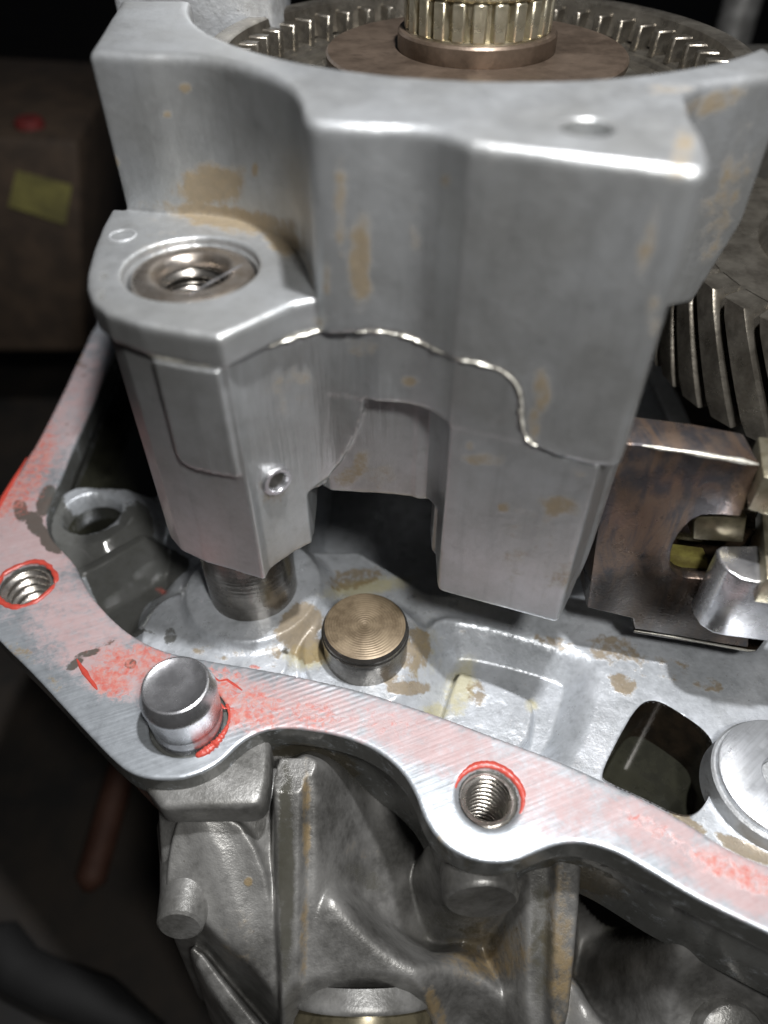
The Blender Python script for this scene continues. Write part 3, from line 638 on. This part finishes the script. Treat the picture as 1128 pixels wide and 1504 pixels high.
# boss arm
capp = PP([(164, 305), (148, 335), (137, 362), (127, 399), (126, 420), (133, 440), (153, 458), (203, 475), (265, 487), (322, 495), (363, 477), (429, 446), (466, 438)], ZB)+[(-.85, 9.5), (-1.0, 12), (-4.1, 12.1)]
cap2 = f32(polysd(X, Y, capp)); cap = smax(smax(cap2, Zz-ZB, .10), 6.46-Zz, .03)
body = smax(smax(cap2+.12, Zz-6.6, .02), 2.02-Zz, .12)
body = smax(body, f32(Y-11.7), .05)
body = smax(body, f32(-polysd(X, Y, [(-2.09, 7.4), (-2.09, 8.29), (-2.0, 8.37), (-1.8, 8.60), (-1.55, 8.84), (-1.3, 9.03), (-1.05, 9.17), (-.8, 9.23), (-.3, 9.08), (.5, 9.0), (.5, 7.4)])), .03)
bl = polysd(X, Y, chaikin([(-3.95, 9.3), (-3.75, 8.75), (-3.2, 8.45), (-2.1, 8.17), (-1.34, 8.62), (-1.30, 9.2), (-1.3, 12), (-4, 12)], 1))
cut = f32(np.clip((X+1.30)*6, -9, 9))     # lower arm ends on the right at x -1.32
body = np.where(Zz < 3.3, np.maximum(body, np.minimum(cut*.16, 1)), body)
padz = np.maximum(np.maximum(f32(-3.13-X), 4.75-Zz), -9); 
q1 = np.maximum(f32(-2.88-X), 0); q2 = np.maximum(4.75-Zz, 0)
pad = np.maximum(cap2-.02, np.hypot(q1, q2)-.25); pad = np.maximum(pad, np.maximum(Zz-6.40, f32(X+2.18)))
boss = smin(smin(cap, body, .03), pad, .02)
A_ = smin(A_, boss, .04)
# curved machined facet between arm and bump
CV = [(-2.09, 8.29), (-2.0, 8.37), (-1.8, 8.60), (-1.55, 8.84), (-1.3, 9.03), (-1.05, 9.17), (-.8, 9.23), (-.55, 9.19), (-.3, 9.08), (-.1, 8.99)]
facp = [(-2.7, 8.60), (-2.5, 8.46)]+CV+[(.1, 9.05), (.1, 10.2), (-2, 10.4)]
zc = np.interp(X, [-1.33, -.95, -.70, -.38, -.27, -.18, .1], [3.22, 3.45, 3.80, 4.6, 5.26, 6.2, 6.6])
zc = np.where(X < -1.31, 2.02, zc)
fac_ = smax(smax(f32(polysd(X, Y, facp)), f32(zc)-Zz, .05), Zz-6.62, .05)
A_ = smin(A_, fac_, .05)
# web recess: clear everything in front of it below the curved edge
# bore for the rod, drilled hole in the top
A_ = np.maximum(A_, np.minimum(f32(.985-np.hypot(X-ROD[0], Y-ROD[1])), Zz-(ZB-.14)))
A_ = np.maximum(A_, f32(.945-np.hypot(X-ROD[0], Y-ROD[1])))
hx, hy = P(862, 186, ZT); A_ = np.maximum(A_, np.maximum(0, 0)+np.minimum(f32(.30-np.hypot(X-hx, Y-hy))+0*Zz, Zz-(ZT-.5))+0)
# parting line: upper shell a little proud
offs = .07*sstep(-.03, .03, -below)*sstep(-2.1, -2.0, XZ)*sstep(3.6, 3.4, XZ)
A_ = A_+offs[:, None, :].astype(np.float32)*(f32(Y) < 9.4)
# rounding of the front right edge + gentle casting waviness
A_ = A_+.012*(fbm(X*1.1, Y*1.1, X*0)-.5)[:, :, None].astype(np.float32)
V, Q = surface_nets(A_, (x0, y0, z0), h)
hm = masks(V, stain=[(310, 272, 60, 34, -12, .80), (340, 322, 110, 20, 10, .82), (415, 352, 34, 26, 40, .8), (530, 385, 20, 76, 0, .74), (500, 300, 12, 90, 0, .52), (480, 400, 8, 50, 0, .5), (610, 330, 12, 60, 0, .38), (780, 800, 60, 90, 0, .33), (272, 130, 12, 9, 0, .7), (245, 168, 8, 7, 0, .7), (374, 250, 6, 12, 0, .8), (655, 265, 8, 12, 0, .7), (168, 240, 10, 14, 0, .6),
              (795, 575, 16, 36, 0, .60), (785, 620, 12, 30, 0, .5), (710, 675, 34, 12, 0, .6), (820, 742, 36, 20, 0, .62), (855, 690, 18, 14, 0, .4), (740, 745, 12, 9, 0, .6), (690, 655, 8, 8, 0, .6), (600, 560, 16, 10, 0, .7), (530, 680, 14, 24, 20, .6), (510, 700, 40, 16, -20, .55), (950, 360, 14, 60, 15, .52),
              (960, 460, 14, 40, 0, .52), (1000, 230, 20, 50, 15, .6), (1050, 150, 60, 20, -20, .6), (980, 130, 60, 12, 0, .5), (470, 470, 20, 12, 0, .45), (530, 510, 30, 20, 0, .5), (400, 720, 30, 26, 0, .5), (830, 850, 40, 30, 0, .42), (1060, 300, 30, 120, 20, .50), (560, 700, 40, 20, 0, .4), (230, 370, 40, 60, 0, .35), (420, 560, 50, 60, 0, .36), (800, 700, 200, 200, 0, .12)],
           red=[], oil=[(150, 420, 12, 34, 10, .50)], pink=[])
npmesh('body', V, Q, M['housing'], hous, mask=hm)
# flash along the parting line, laid on the surface
def front_y(x, z):
    i = int((x-x0)/h); kz = int((z-z0)/h); col = A_[min(max(i, 0), A_.shape[0]-1), :, min(max(kz, 0), A_.shape[2]-1)]
    j = np.argmax(col < 0); j = max(j, 1); f0, f1 = col[j-1], col[j]
    return y0+h*(j-1+f0/(f0-f1+1e-9))
fl = chaikin(PL[1:-1], 3, False); path = [(a, front_y(a, b)-.04, b+.008*random.uniform(-1, 1)) for a, b in fl]
ys_ = np.convolve(np.pad([p[1] for p in path], 2, 'edge'), np.ones(5)/5, 'valid'); path = [(p[0], y_, p[2]) for p, y_ in zip(path, ys_)]
tube('flash_and_highlight', path, lambda t: .026+.012*abs(math.sin(t*9+.6))+.010*abs(math.sin(t*31)), M['flash'], hous, n=6, jit=.45, flat=.55)
# roll pin in the facet, casting mark on the cap
RPc = Vector((-1.715, 8.68, 4.03)); rpa = (.60, -.80, .05)
tube('flash_and_highlight', [(*P(a, b, 6.42), 6.42) for a, b in [(219, 521), (240, 525), (262, 529), (285, 532), (306, 535), (326, 538)]], .05, M['flash'], hous, n=6, jit=.3, flat=.7)  # pale bar added along the pad's top edge as its highlight
lathe('roll_pin', [(.16, -.7), (.16, .03), (.18, .06), (.235, .06), (.26, .03), (.265, -.3)], M['steel'], hous, 48, RPc, rpa)
lathe('roll_pin_dark_disc', [(0, -.06), (.165, -.06)], M['darkcast'], hous, 32, RPc, rpa)  # dark disc just inside the mouth, painted shade of the hollow pin
cm = P(180, 346, ZB); lathe('casting_mark', [(.17, ZB-.02), (.18, ZB+.012), (.20, ZB+.018), (.22, ZB+.008), (.23, ZB-.02)], M['housing_plain'], hous, 48, (*cm, 0))

# ================================================================== RING GEAR AND SPLINED HUB
GC = (1.7, 15.75)
def copy_part(o, parent, rz, c):
    d = o.copy(); COL.objects.link(d); d.parent = parent
    T = Matrix.Translation(Vector((c[0]*S, c[1]*S, 0)))
    d.matrix_parent_inverse = o.matrix_parent_inverse.copy()
    d.matrix_basis = T @ Matrix.Rotation(rz, 4, 'Z') @ T.inverted()
    return d
rg = thing('ring_gear', 'large oily ring gear with blocky inner teeth lying in the housing bore', 'gear', (*GC, 7.6))
lathe('rim', [(4.45, 7.5), (4.98, 7.5), (5.0, 8.40), (4.94, 8.46), (4.66, 8.46), (4.60, 8.42), (4.55, 8.1), (4.5, 7.9)], M['gear'], rg, 160, (*GC, 0))
lathe('web', [(2.2, 7.72), (4.0, 7.72), (4.06, 7.80), (4.2, 7.80), (4.24, 7.86), (4.5, 7.86)], M['gear'], rg, 160, (*GC, 0))
def tooth_block(name, r0, r1, w0, w1, z0_, z1_, mat, parent, c, lean=0.0, bev=.03):
    V_ = []
    for z, sft in ((z0_, 0), (z1_, lean)):
        V_ += [(c[0]-w0/2+sft, c[1]+r0, z), (c[0]+w0/2+sft, c[1]+r0, z), (c[0]+w1/2+sft, c[1]+r1, z), (c[0]-w1/2+sft, c[1]+r1, z)]
    return hull_box(name, V_, mat, parent, bev, 1)
N = 50; tb = tooth_block('tooth', 4.2, 4.66, .17, .32, 7.8, 8.30, M['gear'], rg, GC, .05)
for i in range(1, N): copy_part(tb, rg, 2*math.pi*i/N, GC)

hub = thing('splined_hub', 'gold tinted splined hub on a dark collar and brown thrust disc at the top centre', 'splined hub', (*GC, 7.7))
lathe('thrust_disc', [(1.2, 8.20), (2.70, 8.20), (2.76, 8.23), (2.78, 8.28), (2.78, 8.36), (2.74, 8.40), (1.3, 8.40)], M['disc'], hub, 160, (*GC, 0))
lathe('lower_disc', [(2.0, 7.7), (3.3, 7.7), (3.34, 7.8), (3.1, 7.95), (2.0, 7.95)], M['gear'], hub, 128, (*GC, 0))
lathe('collar', [(1.43, 8.38), (1.45, 8.42), (1.45, 8.68), (1.42, 8.72), (1.2, 8.72)], M['disc'], hub, 128, (*GC, 0))
lathe('core', [(1.32, 8.70), (1.32, 8.75), (1.18, 8.75), (1.18, 9.30), (1.30, 9.32), (1.34, 9.36), (1.34, 9.46), (1.28, 9.5), (.8, 9.5), (.75, 9.45), (.75, 8)], M['gold'], hub, 128, (*GC, 0))
N = 23; sp = tooth_block('spline', 1.12, 1.33, .27, .22, 8.74, 9.31, M['gold'], hub, GC, 0, .025)
for i in range(1, N): copy_part(sp, hub, 2*math.pi*(i+.2)/N, GC)
# far casting wall behind the bore
fw = thing('case_wall_block', 'scratched bright casting block behind the ring gear at the top left', 'casting', (-3.2, 18.2, 7))
prism('block', [(-5.4, 17.6), (-2.25, 17.9), (-2.1, 18.3), (-2.1, 20), (-5.6, 20)], 6.5, 11.2, M['housing_plain'], fw, .15, 3)

# ================================================================== HELICAL GEAR
HC = (10.4, 14.6); HR = 4.35
hg = thing('helical_gear', 'dark oily helical gear with slanted teeth behind the brown bracket at the right', 'gear', (*HC, -.9))
lathe('gear_body', [(0, 5.9), (1.2, 5.9), (1.25, 5.85), (1.3, 5.35), (2.35, 5.3), (2.45, 5.2), (2.5, 4.95), (HR-.62, 4.95), (HR-.55, 4.85), (HR-.55, 2.6), (1.5, 2.5), (1.5, -.9)], M['gear'], hg, 160, (*HC, 0))
def helical_tooth():
    V_ = []; F_ = []; K = 9; z0_, z1_ = 2.55, 4.95; tw = -.34; prof = [(-.38, -.6), (-.31, -.10), (-.29, -.03), (-.26, 0), (.26, 0), (.29, -.03), (.31, -.10), (.38, -.6)]
    for kk in range(K):
        t = kk/(K-1); a = math.pi+.65+tw*(t-.5)
        for p, rr in prof:
            q = HR+rr-(.04 if kk in (0, K-1) else 0); aa = a+p/HR*(1 if kk not in (0, K-1) else .9)
            V_.append((HC[0]+q*math.cos(aa), HC[1]+q*math.sin(aa), z0_+(z1_-z0_)*t+0))
    n = len(prof)
    for kk in range(K-1):
        for j in range(n-1): a = kk*n+j; F_.append((a, a+1, a+1+n, a+n))
    F_.append(tuple(range(n))[::-1]); F_.append(tuple(range((K-1)*n, K*n)))
    return pymesh('tooth', V_, F_, M['gear'], hg, edge=30)
N = 33; ht = helical_tooth()
for i in range(-10, 11):
    if i: copy_part(ht, hg, 2*math.pi*i/N, HC)

# ================================================================== BRACKET
br = thing('steel_bracket', 'brown heat tinted steel bracket with hooked slot beside the housing block', 'bracket', (4.6, 9, .2))
import bmesh
def plate_xz(name, outline, y_fn, thick, mat, parent, bev=.03):
    """outline in (x, z); plate stands upright, front at y_fn(x), going back by thick"""
    bm = bmesh.new(); A = [bm.verts.new((x*S, y_fn(x)*S, z*S)) for x, z in outline]; B = [bm.verts.new((x*S, (y_fn(x)+thick)*S, z*S)) for x, z in outline]
    n = len(outline); bm.faces.new(A); bm.faces.new(B[::-1])
    for i in range(n): bm.faces.new((A[i], B[i], B[(i+1) % n], A[(i+1) % n]))
    bmesh.ops.recalc_face_normals(bm, faces=bm.faces)
    if bev: bmesh.ops.bevel(bm, geom=[e for e in bm.edges if e.calc_face_angle(0) > .6], offset=bev*S, segments=2, affect='EDGES', profile=.5)
    me = bpy.data.meshes.new(name); bm.to_mesh(me); bm.free(); me.materials.append(mat)
    for p in me.polygons: p.use_smooth = True
    me.set_sharp_from_angle(angle=math.radians(35)); return link(name, me, parent)
BY = lambda x: 8.85-(x-3.97)*.235
def bp(px, py, off=0.0):
    a, b, c = ray(px, py); # intersect plane y = 8.85-.235*(x-3.97) + off
    t = (8.85+off+.235*3.97)/(b+.235*a); return (a*t, CAMH+c*t)
ol = [bp(*q) for q in [(862, 893), (929, 909), (932, 924), (1060, 946), (1100, 952), (1100, 900), (1080, 862), (1045, 852), (1022, 850), (1008, 849), (996, 845), (988, 838), (985, 828), (986, 812), (990, 798), (997, 785), (1006, 774), (1016, 765), (1030, 758), (1060, 757), (1088, 760), (1096, 740), (1108, 705), (1117, 682), (1040, 667), (944, 654), (900, 650), (880, 760)]]
plate_xz('face_plate', ol, BY, .75, M['bracket'], br, .045)
tube('edge_highlight', [(x, BY(x)+.01, z) for x, z in [bp(a, b) for a, b in [(944, 655), (970, 659), (1000, 663), (1030, 668), (1060, 673), (1090, 678), (1114, 683)]]], lambda t: .018+.022*abs(math.sin(t*17)), M['flash'], br, n=6, jit=.4)  # pale tube along the fold, a highlight put into the colour
# lower dark shoe plate lying behind the cam
f1 = [P(a, b, -.05) for a, b in [(931, 926), (1040, 944), (1100, 955), (1112, 954), (1120, 944), (1150, 900), (1150, 800), (960, 780)]]
prism('shoe_plate', f1, -.13, -.05, M['black_gloss'], br, .02, 2)
oz = [bp(a, b, -.1) for a, b in [(931, 924), (942, 880), (965, 800), (990, 840), (1045, 856), (1060, 900), (1060, 940)]]
tube('edge_highlight', [(*P(a, b, -.05), -.06) for a, b in [(932, 926), (985, 934), (1040, 944), (1098, 955), (1110, 955)]], .022, M['flash'], br, n=6, jit=.2)  # same painted highlight along the shoe plate's front edge
BK = lambda o_: (lambda x: BY(x)+o_)
plate_xz('stop_tab', [bp(1018, 793, .12), bp(1019, 768, .12), bp(1024, 761, .12), bp(1098, 758, .12), bp(1092, 798, .12)], BK(.12), .5, M['dim_gold'], br, .04)
plate_xz('yellow_pad', [bp(978, 850, .25), bp(980, 814, .25), bp(1040, 822, .25), bp(1040, 858, .25)], BK(.25), .3, M['yellowed'], br, .03)
plate_xz('slot_dark_sheet', [bp(960, 880, .62), bp(960, 745, .62), bp(1110, 745, .62), bp(1110, 880, .62)], BK(.62), .12, M['black_gloss'], br, .01)  # added dark sheet standing in for the shade inside the slot

cam_b = thing('cam_follower', 'rounded bright steel cam block at the right edge in front of the bracket slot', 'cam block', (6.2, 8.2, 0))
zc_ = 2.75
cp = [P(a, b, zc_) for a, b in [(1052, 806), (1056, 822), (1068, 838), (1088, 850), (1110, 855), (1240, 870), (1260, 800), (1190, 790), (1120, 800), (1060, 801)]]
prism('cam_body', cp, 1.25, zc_, M['steel'], cam_b, .05, 3)
sb = thing('side_bar', 'pale yellowed machined steel bar at the right edge beside the bracket', 'bar', (6.6, 9.4, 0))
sp_ = [P(a, b, 4.6) for a, b in [(1113, 640), (1180, 648), (1200, 720), (1122, 700)]]
prism('upper_bar', sp_, 3.9, 4.6, M['gold'], sb, .04, 2)
sp_ = [P(a, b, 3.0) for a, b in [(1118, 742), (1200, 740), (1200, 860), (1126, 850)]]
prism('lower_bar', sp_, 2.4, 3.0, M['gold'], sb, .04, 2)

# gears need something behind them: the far part of the case
fc = thing('rear_case_wall', 'dark rear wall of the gearbox case in shadow behind the gears', 'casting', (4, 21, -4))
prism('rear_wall', [(-6.5, 20.2), (16, 20.2), (16, 21.5), (-6.5, 21.5)], -4, 7.2, M['darkcast'], fc, .2, 3)
prism('right_wall', [(14.9, 8), (16, 8), (16, 20.1), (14.9, 20.1)], -4, 6.0, M['darkcast'], fc, .2, 3)

# ================================================================== BACKGROUND
def sheet(name, x0, x1, y0, y1, z, mat, n=60, amp=.5):
    xx, yy = np.meshgrid(np.linspace(x0, x1, n), np.linspace(y0, y1, n), indexing='ij'); zz = z+amp*(fbm(xx*.12, yy*.12, xx*0, 3)-.5)
    V_ = np.stack([xx.ravel(), yy.ravel(), zz.ravel()], 1); i = np.arange(n*n).reshape(n, n)
    q = np.stack([i[:-1, :-1], i[1:, :-1], i[1:, 1:], i[:-1, 1:]], -1).reshape(-1, 4); return npmesh(name, V_, q, mat)
tag(sheet('workbench', -140, 140, -60, 220, -17, M['bench'], 80, .8), kind='structure')
def at(px, py, z): return (*P(px, py, z), z)
bx = at(40, 330, -10)
box = thing('cardboard_box', 'blurred brown box with a yellow label in the dark behind the case', 'box', (-30, 38, -16.6))
cs = [at(-120, 560, -14), at(120, 560, -14), at(150, 420, -14), at(-120, 420, -14)]
def up(a, b, Y_): return PY(a, b, Y_)
fr = [up(-260, 520, 34), up(128, 520, 34), up(118, 205, 34), up(-260, 185, 34)]
bk = [(x-1, 46, z) for x, y, z in fr]
hull_box('box_body', [fr[0], fr[1], bk[1], bk[0], fr[3], fr[2], bk[2], bk[3]], M['card'], box, .5, 2)
pymesh('box_label', [up(12, 303, 33.9), up(96, 330, 33.9), up(106, 272, 33.9), up(24, 250, 33.9)], [(0, 1, 2, 3)], M['label'], box, smooth=False)
cp_ = thing('bottle_cap', 'small blurred red cap behind the case at the upper left', 'cap', at(46, 191, .75))
q_ = at(46, 191, .75); lathe('cap_shell', [(0, .5), (.5, .5), (.62, .4), (.65, 0)], M['redp'], cp_, 32, q_)
rr = thing('rusty_bar', 'faint rusty bar lying in the dark at the lower left', 'bar', at(140, 1230, -16.4))
tube('bar', [tuple(np.array(at(185, 1110, -15.6))*(1-t)+np.array(at(128, 1310, -16.4))*t) for t in np.linspace(0, 1, 14)], .55, M['rust'], rr, n=16)
hs = thing('black_hose', 'black hose lying over the bench at the lower left corner', 'hose', at(60, 1450, -16))
tube('hose', [at(-40, 1370, -15.6), at(0, 1385, -15.8), at(30, 1425, -16), at(80, 1450, -16), at(150, 1475, -16), at(240, 1520, -16)], .75, M['rubber'], hs, n=20)
rp_ = thing('red_rag', 'dull red rag under the black hose in the lower left corner', 'rag', at(40, 1490, -16.4))
g = sheet('rag_cloth', -22, -17.5, .2, 4, -15.9, plain('red_cloth', (.16, .05, .03), .9), 24, 1.4); g.parent = rp_; g.matrix_parent_inverse = Matrix.Translation(-Vector(rp_.location))
po = thing('steel_post', 'blurred grey post standing in the dark behind the gears', 'post', (15.5, 36, -16.6))
lathe('post_shaft', [(0, 22), (.7, 22), (.75, 21.8), (.75, -16.8)], M['outer_plain'], po, 32, (14.6, 36, 0))
